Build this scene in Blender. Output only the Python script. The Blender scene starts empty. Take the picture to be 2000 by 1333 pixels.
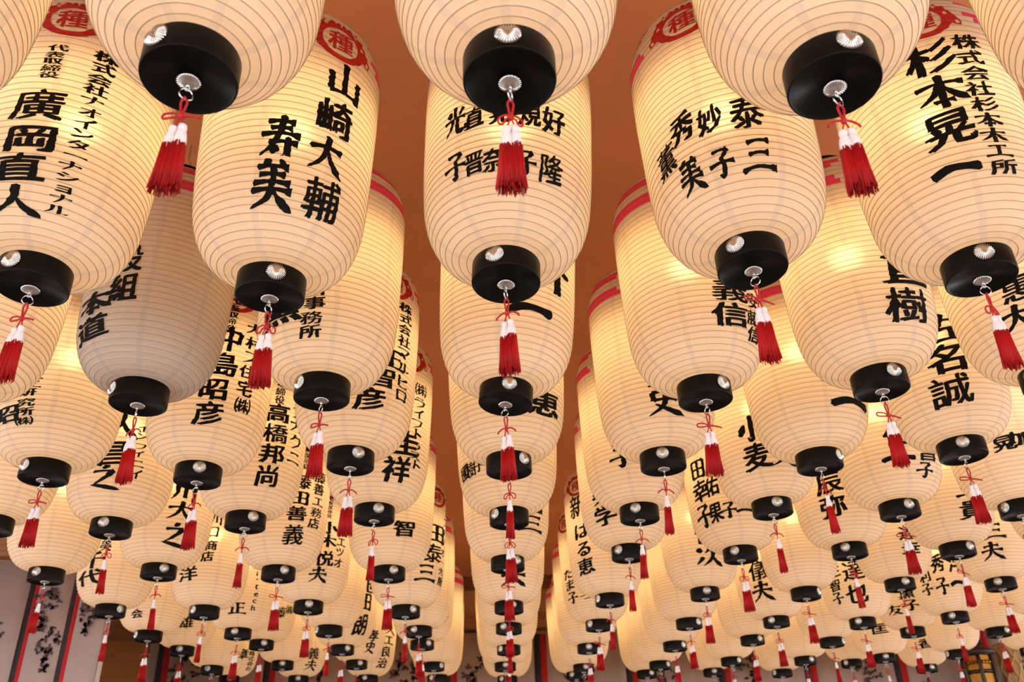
import bpy, bmesh, math, random
from mathutils import Vector, Matrix
random.seed(7)
sc = bpy.context.scene
COL = sc.collection
D = 0.15                    # diameter of a lantern's bottom cap: the unit of all the tables below
EYE = 1.6                   # height of the camera above the floor

# ------------------------------------------------------------------ camera
cd = bpy.data.cameras.new('camera'); cam = bpy.data.objects.new('camera', cd); COL.objects.link(cam)
cd.sensor_width = 36.0; cd.lens = 36.0 * 1732.19 / 2000.0
R_ = Vector((0.999616, -0.006167, -0.027014)); U_ = Vector((0.020429, -0.494623, 0.868867)); F_ = Vector((0.01872, 0.869086, 0.494307))
m = Matrix((R_, U_, -F_)).transposed().to_4x4(); m.translation = (0, 0, EYE)
cam.matrix_world = m
cd.clip_start = 0.05; cd.clip_end = 100
cd.dof.use_dof = True; cd.dof.focus_distance = 2.2; cd.dof.aperture_fstop = 6.0
sc.camera = cam

# ------------------------------------------------------------------ light
w = bpy.data.worlds.new('daylight'); sc.world = w; w.use_nodes = True
bg = w.node_tree.nodes['Background']
bg.inputs[0].default_value = (0.93, 0.96, 1.0, 1); bg.inputs[1].default_value = 7.6   # overcast sky seen from the open front
sc.view_settings.view_transform = 'Standard'; sc.view_settings.look = 'None'
sc.view_settings.exposure = 0.32; sc.view_settings.gamma = 1.0; sc.view_settings.use_curve_mapping = False
sc.cycles.use_adaptive_sampling = True; sc.cycles.adaptive_threshold = 0.02
sc.cycles.max_bounces = 5; sc.cycles.diffuse_bounces = 3; sc.cycles.glossy_bounces = 2
sc.cycles.transmission_bounces = 4; sc.cycles.use_light_tree = True
sc.cycles.caustics_reflective = False; sc.cycles.caustics_refractive = False; sc.cycles.sample_clamp_indirect = 4.0
BULB_W = 2.6; BULB_COL = (1.0, 0.65, 0.30)

# ------------------------------------------------------------------ materials
def mat(name, col, rough=0.6, metal=0.0, spec=0.5, noise=None, scale=20.0, bump=0.0, coords='Object'):
    M = bpy.data.materials.new(name); M.use_nodes = True; nt = M.node_tree; b = nt.nodes['Principled BSDF']
    b.inputs['Base Color'].default_value = (*col, 1); b.inputs['Roughness'].default_value = rough
    b.inputs['Metallic'].default_value = metal; b.inputs['Specular IOR Level'].default_value = spec
    if noise or bump:
        tc = nt.nodes.new('ShaderNodeTexCoord'); n = nt.nodes.new('ShaderNodeTexNoise'); n.inputs['Scale'].default_value = scale
        n.inputs['Detail'].default_value = 5
        mp = nt.nodes.new('ShaderNodeMapping'); nt.links.new(tc.outputs[coords], mp.inputs[0]); nt.links.new(mp.outputs[0], n.inputs['Vector'])
        if isinstance(noise, tuple) and len(noise) == 4: mp.inputs['Scale'].default_value = (1, 1, noise[3])
        if noise:
            r = nt.nodes.new('ShaderNodeValToRGB'); r.color_ramp.elements[0].color = (*noise[:3], 1); r.color_ramp.elements[1].color = (*col, 1)
            r.color_ramp.elements[0].position = 0.3; r.color_ramp.elements[1].position = 0.7
            nt.links.new(n.outputs[0], r.inputs[0]); nt.links.new(r.outputs[0], b.inputs['Base Color'])
        if bump:
            bp = nt.nodes.new('ShaderNodeBump'); bp.inputs['Strength'].default_value = bump; bp.inputs['Distance'].default_value = 0.01
            nt.links.new(n.outputs[0], bp.inputs['Height']); nt.links.new(bp.outputs[0], b.inputs['Normal'])
    return M

def paper_mat(name, refl, trans, seams=True):
    M = bpy.data.materials.new(name); M.use_nodes = True; nt = M.node_tree; nt.nodes.clear(); N = nt.nodes.new; L = nt.links.new
    out = N('ShaderNodeOutputMaterial')
    dif = N('ShaderNodeBsdfDiffuse'); tr = N('ShaderNodeBsdfTranslucent'); rf = N('ShaderNodeBsdfRefraction')
    rf.inputs['IOR'].default_value = 1.22; rf.inputs['Roughness'].default_value = 0.6
    mx = N('ShaderNodeMixShader'); mx.inputs[0].default_value = 0.5; mx2 = N('ShaderNodeMixShader'); mx2.inputs[0].default_value = 0.026
    L(dif.outputs[0], mx.inputs[1]); L(tr.outputs[0], mx.inputs[2]); L(mx.outputs[0], mx2.inputs[1]); L(rf.outputs[0], mx2.inputs[2]); L(mx2.outputs[0], out.inputs[0])
    tc = N('ShaderNodeTexCoord'); n = N('ShaderNodeTexNoise'); n.inputs['Scale'].default_value = 38; n.inputs['Detail'].default_value = 6
    L(tc.outputs['Object'], n.inputs['Vector'])
    bp = N('ShaderNodeBump'); bp.inputs['Strength'].default_value = 0.25; bp.inputs['Distance'].default_value = 0.004; L(n.outputs[0], bp.inputs['Height'])
    L(bp.outputs[0], dif.inputs['Normal'])
    def tint(base, dark, k):
        # paper fibre mottling, then the overlapping glued edges of the paper strips
        a = N('ShaderNodeMix'); a.data_type = 'RGBA'; a.inputs[6].default_value = (*[c * 0.9 for c in base], 1); a.inputs[7].default_value = (*base, 1); L(n.outputs[0], a.inputs[0])
        if not seams: return a.outputs[2]
        b = N('ShaderNodeMix'); b.data_type = 'RGBA'; L(a.outputs[2], b.inputs[6]); b.inputs[7].default_value = (*dark, 1); L(k, b.inputs[0]); return b.outputs[2]
    k = None
    if seams:
        uv = N('ShaderNodeUVMap'); uv.uv_map = 'UVMap'; sx = N('ShaderNodeSeparateXYZ'); L(uv.outputs[0], sx.inputs[0])
        def mth(op, a, b=0.0):
            q = N('ShaderNodeMath'); q.operation = op
            for i, v in enumerate((a, b)):
                if isinstance(v, (int, float)): q.inputs[i].default_value = v
                else: L(v, q.inputs[i])
            return q.outputs[0]
        row = mth('FLOOR', mth('DIVIDE', sx.outputs[1], 0.115))
        wn = N('ShaderNodeTexWhiteNoise'); wn.noise_dimensions = '1D'; L(row, wn.inputs['W'])
        u = mth('ADD', mth('MULTIPLY', sx.outputs[0], 8.0), mth('MULTIPLY', wn.outputs[0], 0.03))
        uv2 = N('ShaderNodeUVMap'); uv2.uv_map = 'StripWidth'; sx2 = N('ShaderNodeSeparateXYZ'); L(uv2.outputs[0], sx2.inputs[0])
        k = mth('LESS_THAN', mth('FRACT', u), sx2.outputs[0])
    L(tint(refl, tuple(c * 0.95 for c in (refl[0] * .96, refl[1] * .99, refl[2] * 1.05)), k), dif.inputs[0]); L(tint(trans, tuple(c * 0.82 for c in trans), k), tr.inputs[0])
    rf.inputs[0].default_value = (*trans, 1)
    return M

PAPER = paper_mat('washi_paper', (0.82, 0.735, 0.66), (0.88, 0.765, 0.61))
PINK = paper_mat('pink_paint_on_paper', (0.92, 0.075, 0.20), (0.92, 0.08, 0.24), False)
INK = mat('black_ink', (0.006, 0.006, 0.006), 0.7, spec=0.08, noise=(0.009, 0.008, 0.007), scale=120)
CREST = mat('red_crest_paint', (0.46, 0.008, 0.005), 0.6, noise=(0.38, 0.006, 0.004), scale=60)
WIRE = mat('rib_wire', (0.42, 0.33, 0.24), 0.7)
LACQ = mat('black_lacquer', (0.004, 0.003, 0.0025), 0.34, spec=0.08, noise=(0.007, 0.005, 0.004), scale=9)
SILV = mat('stamped_silver', (0.52, 0.50, 0.475), 0.2, metal=1.0)
STEEL = mat('steel_wire', (0.62, 0.62, 0.62), 0.25, metal=1.0)
SILK_R = mat('red_silk', (0.50, 0.004, 0.005), 0.6, noise=(0.34, 0.002, 0.003), scale=300, spec=0.3)
SILK_W = mat('white_silk', (0.80, 0.74, 0.76), 0.6, noise=(0.70, 0.62, 0.65), scale=200)
CORD = mat('red_cord', (0.42, 0.006, 0.008), 0.6, bump=0.3, scale=700)
CEIL = mat('tan_ceiling_paint', (0.68, 0.28, 0.12), 0.8, noise=(0.64, 0.26, 0.11), scale=3)
WOOD = mat('brown_timber', (0.30, 0.12, 0.045), 0.55, noise=(0.20, 0.075, 0.025, 12.0), scale=4, bump=0.1)
PANEL = mat('brown_timber_panel', (0.40, 0.17, 0.05), 0.5, noise=(0.32, 0.13, 0.035, 12.0), scale=4)
WOODL = mat('warm_timber_wall', (0.52, 0.28, 0.15), 0.6, noise=(0.46, 0.24, 0.12, 10.0), scale=3)
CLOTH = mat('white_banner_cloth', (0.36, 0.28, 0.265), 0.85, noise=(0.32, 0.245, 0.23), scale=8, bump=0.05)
CLOTH_B = mat('black_banner_edge', (0.010, 0.007, 0.010), 0.8, noise=(0.03, 0.02, 0.025), scale=30)
CLOTH_R = mat('red_banner_edge', (0.42, 0.006, 0.008), 0.8, noise=(0.36, 0.004, 0.006), scale=30)
PRINT = mat('dark_flower_print', (0.045, 0.016, 0.016), 0.8, noise=(0.07, 0.03, 0.03), scale=60)
GOLD = mat('gilded_metal', (0.42, 0.21, 0.04), 0.35, metal=1.0, noise=(0.30, 0.14, 0.03), scale=40)
DARKW = mat('dark_lacquered_frame', (0.03, 0.012, 0.006), 0.4)
STRAW = mat('woven_bamboo', (0.55, 0.36, 0.16), 0.7, noise=(0.38, 0.22, 0.09), scale=40)
FLOOR = mat('stone_floor', (0.52, 0.49, 0.45), 0.7, noise=(0.42, 0.40, 0.37), scale=3, bump=0.1)
PLASTER = mat('plaster_wall', (0.58, 0.50, 0.46), 0.85, noise=(0.54, 0.46, 0.42), scale=5)

# ------------------------------------------------------------------ helpers
def link(o, parent=None):
    COL.objects.link(o)
    if parent is not None: o.parent = parent
    return o
def mesh(name, V, F, material, smooth=True):
    me = bpy.data.meshes.new(name); me.from_pydata([tuple(v) for v in V], [], F)
    if smooth: me.polygons.foreach_set('use_smooth', [True] * len(me.polygons))
    me.materials.append(material); me.update(); return me
def obj(name, me, parent=None, loc=(0, 0, 0), rot=(0, 0, 0)):
    o = bpy.data.objects.new(name, me); link(o, parent); o.location = loc; o.rotation_euler = rot; return o
def tag(o, label, cat, group=None):
    o['label'] = label; o['category'] = cat
    if group: o['group'] = group
    return o
def empty(name, loc, rz=0.0):
    o = bpy.data.objects.new(name, None); link(o); o.location = loc; o.rotation_euler = (0, 0, rz); o.empty_display_size = 0.05; return o
def struct(o): o['kind'] = 'structure'; return o

class MB:
    """collects vertices and faces in cap-diameter units"""
    def __init__(s): s.V = []; s.F = []
    def add(s, V, F):
        b = len(s.V); s.V += [tuple(v) for v in V]; s.F += [tuple(i + b for i in f) for f in F]; return s
    def box(s, a, b, rot=None):
        V = [(x, y, z) for x in (a[0], b[0]) for y in (a[1], b[1]) for z in (a[2], b[2])]
        if rot is not None: V = [tuple(rot @ Vector(v)) for v in V]
        return s.add(V, [(0, 1, 3, 2), (4, 6, 7, 5), (0, 4, 5, 1), (2, 3, 7, 6), (0, 2, 6, 4), (1, 5, 7, 3)])
    def lathe(s, prof, n=32, flute=0, famp=0.0, axis=None, close=True):
        V = []; F = []
        for (r, z) in prof:
            for i in range(n):
                a = 2 * math.pi * i / n; q = r * (1 + (famp * math.cos(a * flute) if flute else 0)); V.append((q * math.cos(a), q * math.sin(a), z))
        for j in range(len(prof) - 1):
            for i in range(n):
                k = (i + 1) % n; F.append((j * n + i, j * n + k, (j + 1) * n + k, (j + 1) * n + i))
        if close:
            F.append(tuple(range(n - 1, -1, -1))); F.append(tuple((len(prof) - 1) * n + i for i in range(n)))
        if axis is not None: V = [tuple(axis @ Vector(v)) for v in V]
        return s.add(V, F)
    def tube(s, pts, r, n=6, closed=False, r2=None):
        P = [Vector(p) for p in pts]; K = len(P); V = []; F = []; up = Vector((0.13, 0.31, 0.94)).normalized(); prev = None
        for i, p in enumerate(P):
            t = (P[(i + 1) % K] - P[i - 1]) if (closed or 0 < i < K - 1) else (P[1] - P[0] if i == 0 else P[-1] - P[-2])
            t.normalize()
            if prev is None:
                x = up.cross(t)
                if x.length < 1e-3: x = Vector((1, 0, 0)).cross(t)
            else: x = prev - t * prev.dot(t)
            x.normalize(); prev = x; y = t.cross(x); q = r if r2 is None else r + (r2 - r) * i / (K - 1)
            for k in range(n):
                a = 2 * math.pi * k / n; V.append(p + x * (q * math.cos(a)) + y * (q * math.sin(a)))
        for i in range(K if closed else K - 1):
            for k in range(n): F.append((i * n + k, i * n + (k + 1) % n, ((i + 1) % K) * n + (k + 1) % n, ((i + 1) % K) * n + k))
        if not closed: F.append(tuple(range(n - 1, -1, -1))); F.append(tuple((K - 1) * n + k for k in range(n)))
        return s.add(V, F)
    def mesh(s, name, material, smooth=True): return mesh(name, [(x * D, y * D, z * D) for x, y, z in s.V], s.F, material, smooth)
def spline(pts, k=6):
    P = [Vector(p) for p in pts]; out = []
    for i in range(len(P) - 1):
        a, b, c, d = P[max(i - 1, 0)], P[i], P[i + 1], P[min(i + 2, len(P) - 1)]
        for j in range(k):
            t = j / k; out.append(0.5 * ((2 * b) + (c - a) * t + (2 * a - 5 * b + 4 * c - d) * t * t + (3 * b - a - 3 * c + d) * t ** 3))
    out.append(P[-1]); return out

# ------------------------------------------------------------------ the hall
def W(x, y, z): return (x * D, y * D, EYE + z * D)
def slab(name, a, b, material, parent=None):
    c = [(a[i] + b[i]) / 2 for i in range(3)]; V = MB().box([a[i] - c[i] for i in range(3)], [b[i] - c[i] for i in range(3)])
    return obj(name, V.mesh(name, material, False), parent, W(*c) if parent is None else tuple((Vector(W(*c)) - parent.location)))
FZ = -EYE / D; CZ = 13.25; BY = 51.0
struct(slab('floor', (-160, -200, FZ - 1), (160, BY + 3, FZ), FLOOR))
struct(slab('ceiling', (-70, -34, CZ), (70, BY + 3, CZ + 1), CEIL))
struct(slab('added_eave_front', (-70, -35, 6.6), (70, -34, CZ + 1), WOOD))     # unseen low eaves, added to keep sky light off the lantern tops
struct(slab('added_eave_right', (70, -35, 6.6), (71, BY + 3, CZ + 1), WOOD)); struct(slab('added_eave_left', (-71, -35, 6.6), (-70, BY + 3, CZ + 1), WOOD))  # side eaves, likewise added out of view to block the sky
wb = struct(slab('wall_back', (-70, BY + 0.3, FZ), (70, BY + 1.5, CZ), PLASTER))
struct(slab('trim_1', (-70, BY - 0.9, 12.6), (70, BY + 0.3, CZ), WOOD))
struct(slab('trim_2', (-70, BY - 0.3, 11.0), (70, BY + 0.3, 12.6), WOODL))
struct(slab('trim_3', (-70, BY - 0.8, 10.42), (70, BY + 0.3, 11.0), WOOD))
struct(slab('trim_4', (-21.9, BY - 0.25, FZ), (-19.5, BY + 0.3, 10.42), PANEL))
PY = 34.5; PX = -14.95
struct(slab('wall_left', (-70, PY + 0.15, FZ), (PX - 0.05, PY + 0.55, CZ), PLASTER))
struct(slab('trim_5', (-70, PY - 0.5, 10.25), (PX, PY + 0.7, 10.95), WOOD))
struct(slab('trim_6', (-70, PY - 0.2, 10.95), (PX, PY + 0.7, CZ), WOODL))

def flower(px, py, pz, hgt, seed):
    """a branch of small dark blossoms printed on the cloth, as thin raised leaves of print"""
    rnd = random.Random(seed); b = MB(); n = 26
    for i in range(n):
        t = i / (n - 1); wd = math.sin(math.pi * min(1, t * 1.15 + 0.02)) * hgt * 0.42 + 0.03
        x = px + rnd.uniform(-wd, wd) * 0.9; z = pz + hgt * (0.5 - t) + rnd.uniform(-.06, .06)
        for q in range(3):
            a = rnd.uniform(0, 6.28); r = hgt * rnd.uniform(0.035, 0.06); cx = x + math.cos(a) * r * 1.1; cz = z + math.sin(a) * r * 1.1
            k = 7; ca = math.cos(a); sa = math.sin(a)
            V = []
            for yy in (py, py - 0.02):
                for j in range(k):
                    u = 2 * math.pi * j / k; ex = math.cos(u) * r * 1.15; ez = math.sin(u) * r * 0.6; V.append((cx + ex * ca - ez * sa, yy, cz + ex * sa + ez * ca))
            b.add(V, [tuple(range(k)), tuple(range(2 * k - 1, k - 1, -1))] + [(j, j + k, (j + 1) % k + k, (j + 1) % k) for j in range(k)])
    return b
def banner(x0, x1, y, top, bot, wb_, wr, prints, label, group, wave=0.05):
    """white hanging cloth; its black and red edges run down the side at x0"""
    t = empty('hanging_banner', W(x0, y, bot)); tag(t, label, 'banner', group)
    def strip(a, b, nm, ma, dy=0.0):
        n = max(2, int((b - a) / 0.35)); V = []; F = []
        for th in (0, 0.05):
            for i in range(n + 1):
                x = a + (b - a) * i / n; yy = dy + th - wave * math.sin(x * 1.9 + x0)
                V += [(x - x0, yy, 0), (x - x0, yy, top - bot)]
        o = 2 * (n + 1)
        for i in range(n):
            F += [(2 * i, 2 * i + 2, 2 * i + 3, 2 * i + 1), (o + 2 * i, o + 2 * i + 1, o + 2 * i + 3, o + 2 * i + 2), (2 * i, o + 2 * i, o + 2 * i + 2, 2 * i + 2), (2 * i + 1, 2 * i + 3, o + 2 * i + 3, o + 2 * i + 1)]
        F += [(0, 1, o + 1, o), (2 * n, o + 2 * n, o + 2 * n + 1, 2 * n + 1)]
        b_ = MB(); b_.add(V, F); return obj(nm, b_.mesh(nm, ma), t)
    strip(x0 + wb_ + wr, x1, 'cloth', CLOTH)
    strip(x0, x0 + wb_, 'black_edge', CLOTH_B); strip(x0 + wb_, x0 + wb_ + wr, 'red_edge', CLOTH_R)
    for (fx, fz, h, sd) in prints:
        obj('flower_print', flower(fx - x0, -wave - 0.01, fz - bot, h, sd).mesh('flower_print', PRINT, False), t)['kind'] = 'stuff'
    r_ = MB(); r_.tube([(0, 0.02, top - bot), (x1 - x0, 0.02, top - bot)], 0.06, 8); obj('top_rod', r_.mesh('top_rod', WOOD), t)
    return t
bars = [-18.78, -12.93, -7.9, -3.13, 1.79, 6.74, 11.77, 16.47, 21.38, 26.2, 31.3]
pr = {1: [(-10.2, 8.0, 2.3, 2)], 2: [(-5.4, 8.0, 2.3, 3)], 3: [(-1.2, 7.9, 2.1, 4)], 4: [(4.0, 7.4, 2.0, 5)], 5: [(8.9, 7.9, 2.0, 6), (10.6, 6.2, 2.0, 16)],
      6: [(13.6, 8.0, 2.0, 7), (15.0, 6.0, 2.0, 17)], 7: [(19.9, 7.5, 1.8, 8), (18.2, 6.0, 1.8, 18)], 8: [(23.0, 6.2, 1.9, 9)], 9: [(28.2, 7.9, 2.1, 10)], 0: [(-17.1, 8.4, 2.2, 1), (-15.2, 6.6, 2.0, 11)]}
ordn = ['first', 'second', 'third', 'fourth', 'fifth', 'sixth', 'seventh', 'eighth', 'ninth', 'tenth', 'eleventh']
for i in range(10):
    banner(bars[i], bars[i + 1] - 0.02, BY - 0.25, 10.2, -3.0, 0.34, 0.34, pr.get(i, []),
           'white flower-printed banner with black and red edge, %s along from brown timber panel' % ordn[i], 'banners along the back wall')
LB = [(-22.9, []), (-20.45, [(-19.2, 7.4, 1.5, 21)]), (-18.05, [(-17.3, 8.3, 1.5, 22), (-16.85, 6.8, 1.5, 23)]), (-16.4, [(-15.65, 8.0, 1.4, 24)])]
for i, (bx, pp) in enumerate(LB):
    nx = LB[i + 1][0] if i + 1 < len(LB) else PX
    banner(bx, nx - 0.02, PY - 0.05, 10.2, -3.0, 0.17, 0.16, pp, 'narrow white flower-printed banner, %s from the free edge of the side partition' % ordn[len(LB) - 1 - i], 'banners on the side partition', 0.03)

# ------------------------------------------------------------------ lantern shape
HC, HB = 0.33, 4.6                     # cap height, paper height (cap diameters)
TT = [0, .01, .03, .07, .13, .2, .35, .5, .65, .8, .9, .96, .985, 1]
RR = [.47, .70, .89, 1.06, 1.19, 1.26, 1.31, 1.335, 1.355, 1.36, 1.27, 1.04, .78, .47]
def rad0(z):
    t = min(1, max(0, (z - HC) / HB))
    i = max(0, min(len(TT) - 2, next((k for k in range(len(TT) - 1) if t <= TT[k + 1]), 0)))
    def slope(k):
        if k == 0: return (RR[1] - RR[0]) / (TT[1] - TT[0])
        if k == len(TT) - 1: return (RR[-1] - RR[-2]) / (TT[-1] - TT[-2])
        a = (RR[k] - RR[k - 1]) / (TT[k] - TT[k - 1]); b = (RR[k + 1] - RR[k]) / (TT[k + 1] - TT[k])
        return 0 if a * b < 0 else 2 * a * b / (a + b) if a + b else 0
    h = TT[i + 1] - TT[i]; u = (t - TT[i]) / h
    return (2 * u ** 3 - 3 * u ** 2 + 1) * RR[i] + (u ** 3 - 2 * u ** 2 + u) * h * slope(i) + (-2 * u ** 3 + 3 * u ** 2) * RR[i + 1] + (u ** 3 - u ** 2) * h * slope(i + 1)
ZT = [HC + HB * i / 800 for i in range(801)]; RT = [rad0(z) for z in ZT]; SA = [0.0]
for i in range(800): SA.append(SA[-1] + math.hypot(ZT[i + 1] - ZT[i], RT[i + 1] - RT[i]))
def at_s(s):
    lo, hi = 0, 800
    if s <= 0: return ZT[0], RT[0]
    if s >= SA[-1]: return ZT[-1], RT[-1]
    while hi - lo > 1:
        k = (lo + hi) // 2
        if SA[k] <= s: lo = k
        else: hi = k
    f = (s - SA[lo]) / (SA[hi] - SA[lo]); return ZT[lo] + (ZT[hi] - ZT[lo]) * f, RT[lo] + (RT[hi] - RT[lo]) * f
def s_at(z): return SA[max(0, min(800, int(round((z - HC) / HB * 800))))]
NR = int(round(SA[-1] / 0.115)); PITCH = SA[-1] / NR
def surf(s):
    z, r = at_s(s); return z, r - 0.014 * math.sin(math.pi * ((s / PITCH) % 1.0)) ** 0.8
SEG = 96; SUB = 4
def build_shade():
    rows = []
    for k in range(NR * SUB + 1):
        s = k * PITCH / SUB; z, r = surf(s); rows.append((s, z, r))
    zrow = lambda z: min(range(NR), key=lambda k: abs(at_s(k * PITCH)[0] - z))
    up = (zrow(4.25), zrow(4.50)); lo = (zrow(3.84), zrow(4.08))
    V = [(r * math.sin(2 * math.pi * i / SEG), -r * math.cos(2 * math.pi * i / SEG), z) for (s, z, r) in rows for i in range(SEG)]
    faces = {'body': [], 'up': [], 'lo': []}
    for k in range(NR * SUB):
        rib = k // SUB
        for i in range(SEG):
            a = (i + 0.5) / SEG * 360; a = a if a <= 180 else a - 360
            step = 1 if a > 0 else 0                     # the band climbs one rib where the paper strips meet
            gap = abs(a) < 31 + 3 * ((rib * 7) % 3)
            key = 'body'
            if not gap:
                if up[0] + step <= rib < up[1] + step: key = 'up'
                elif lo[0] + step <= rib < lo[1] + step: key = 'lo'
            faces[key].append((k * SEG + i, k * SEG + (i + 1) % SEG, (k + 1) * SEG + (i + 1) % SEG, (k + 1) * SEG + i))
    res = []
    for key, ma in (('body', PAPER), ('up', PINK), ('lo', PINK)):
        used = {}; F = []; VV = []
        for f in faces[key]:
            g = []
            for v in f:
                if v not in used: used[v] = len(VV); VV.append(V[v])
                g.append(used[v])
            F.append(g)
        inv = {b: a for a, b in used.items()}
        me = mesh('paper_shade' if key == 'body' else 'pink_band', [(x * D, y * D, z * D) for x, y, z in VV], F, ma)
        uv = me.uv_layers.new(name='UVMap')
        for li, l in enumerate(me.loops):
            v = inv[l.vertex_index]; k, i = divmod(v, SEG); uv.data[li].uv = ((i + (SEG if False else 0)) / SEG, rows[k][0])
        u2 = me.uv_layers.new(name='StripWidth')
        for li, l in enumerate(me.loops):
            q = VV[l.vertex_index]; u2.data[li].uv = (min(0.3, 0.10 * 8 / (2 * math.pi * math.hypot(q[0], q[1]))), 0)
        me.uv_layers.active = uv; uv = me.uv_layers['UVMap']
        # repair the seam of the strip direction
        for pl in me.polygons:
            us = [uv.data[x].uv[0] for x in pl.loop_indices]
            if max(us) - min(us) > 0.5:
                for x in pl.loop_indices:
                    if uv.data[x].uv[0] < 0.5: uv.data[x].uv = (uv.data[x].uv[0] + 1.0, uv.data[x].uv[1])
        res.append(me)
    w_ = MB()
    for k in range(1, NR):
        z, r = surf(k * PITCH); n = 72; w_.tube([(r * math.sin(2 * math.pi * i / n), -r * math.cos(2 * math.pi * i / n), z) for i in range(n)], 0.0055, 4, True)
    res.append(w_.mesh('rib_wires', WIRE))
    return res
SHADE, BAND_U, BAND_L, RIBS = build_shade()

b_ = MB(); b_.lathe([(0.47, 0.05), (0.475, 0.004), (0.488, 0.0), (0.497, 0.008), (0.5, 0.02), (0.5, HC - 0.01), (0.492, HC + 0.01), (0.47, HC + 0.012)], 64)
CAP = b_.mesh('bottom_cap', LACQ)
b_ = MB(); b_.lathe([(0.44, 0.0), (0.49, -0.01), (0.5, 0.01), (0.5, HC - 0.02), (0.49, HC), (0.45, HC), (0.44, HC - 0.02)], 48, close=False)
TOPR = b_.mesh('top_ring', LACQ)
def rosette(r, n=26):
    V = [(0, 0, r * 0.42)]; F = []; ringz = [(0.10, .46), (0.16, .40), (0.22, .43), (0.36, .40), (0.60, .30), (0.85, .15), (1.0, 0.0), (0.97, -.03)]
    K = n * 4
    for (q, h) in ringz:
        for i in range(K):
            f = 0.5 + 0.5 * math.cos(2 * math.pi * i / 4); amp = max(0, q - 0.34)
            V.append((r * q * (1 + 0.05 * f * (q > .8)) * math.cos(2 * math.pi * i / K), r * q * (1 + 0.05 * f * (q > .8)) * math.sin(2 * math.pi * i / K), r * (h + 0.5 * amp * (f - 0.5)) ))
    for i in range(K): F.append((0, 1 + i, 1 + (i + 1) % K))
    for j in range(len(ringz) - 1):
        for i in range(K): F.append((1 + j * K + i, 1 + (j + 1) * K + i, 1 + (j + 1) * K + (i + 1) % K, 1 + j * K + (i + 1) % K))
    return V, F
b_ = MB(); b_.add(*rosette(0.135)); STUD = b_.mesh('silver_stud', SILV)
b_ = MB(); b_.add(*rosette(0.122)); b_.lathe([(0.02, 0.03), (0.02, 0.09)], 8); BOSS = b_.mesh('silver_rosette', SILV)
b_ = MB(); b_.tube([(0.028 * math.cos(a), 0, -0.105 + 0.028 * math.sin(a)) for a in [2 * math.pi * i / 14 for i in range(14)]], 0.008, 6, True)
b_.tube([(0.072 * math.sin(a), 0.01 * math.sin(a), -0.185 + 0.072 * math.cos(a)) for a in [2 * math.pi * i / 28 for i in range(28)]], 0.010, 6, True)
RING = b_.mesh('hanging_ring', STEEL)
b_ = MB(); b_.lathe([(0.50, 3.12), (0.51, 3.14), (0.16, 3.26), (0.13, 3.7), (0.05, 3.75), (0.03, 4.9)], 24); SOCKET_SHADE = b_.mesh('socket_with_added_shade', DARKW)  # socket with a wide disc added to shade the lantern's top
b_ = MB()
TOPZ = 2 * HC + HB
b_.tube(spline([(-.45, 0, TOPZ - .06), (-.3, 0, TOPZ + .12), (0, 0, TOPZ + .34), (.3, 0, TOPZ + .12), (.45, 0, TOPZ - .06)], 5), 0.014, 6)
b_.tube(spline([(0, 0, TOPZ + .36), (.05, 0, TOPZ + .30), (.09, 0, TOPZ + .40), (0.02, 0, TOPZ + .52), (0, 0, TOPZ + .62), (0, 0, CZ - 7.0625 + .02)], 5), 0.018, 6)
HOOK = b_.mesh('wire_handle_and_hook', STEEL)

# ------------------------------------------------------------------ crest and lettering
fc = bpy.data.curves.new('glyphs', 'FONT'); fc.size = 1.0; fc.resolution_u = 2; fo = bpy.data.objects.new('glyphs', fc); COL.objects.link(fo)
def poly_mesh(polys):
    c = bpy.data.curves.new('outline', 'CURVE'); c.dimensions = '2D'; c.fill_mode = 'BOTH'
    for P in polys:
        s = c.splines.new('POLY'); s.points.add(len(P) - 1); s.use_cyclic_u = True
        for i, (x, y) in enumerate(P): s.points[i].co = (x, y, 0, 1)
    o = bpy.data.objects.new('outline', c); COL.objects.link(o)
    me = bpy.data.meshes.new_from_object(o.evaluated_get(bpy.context.evaluated_depsgraph_get()))
    bpy.data.objects.remove(o); bpy.data.curves.remove(c); return me
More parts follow.
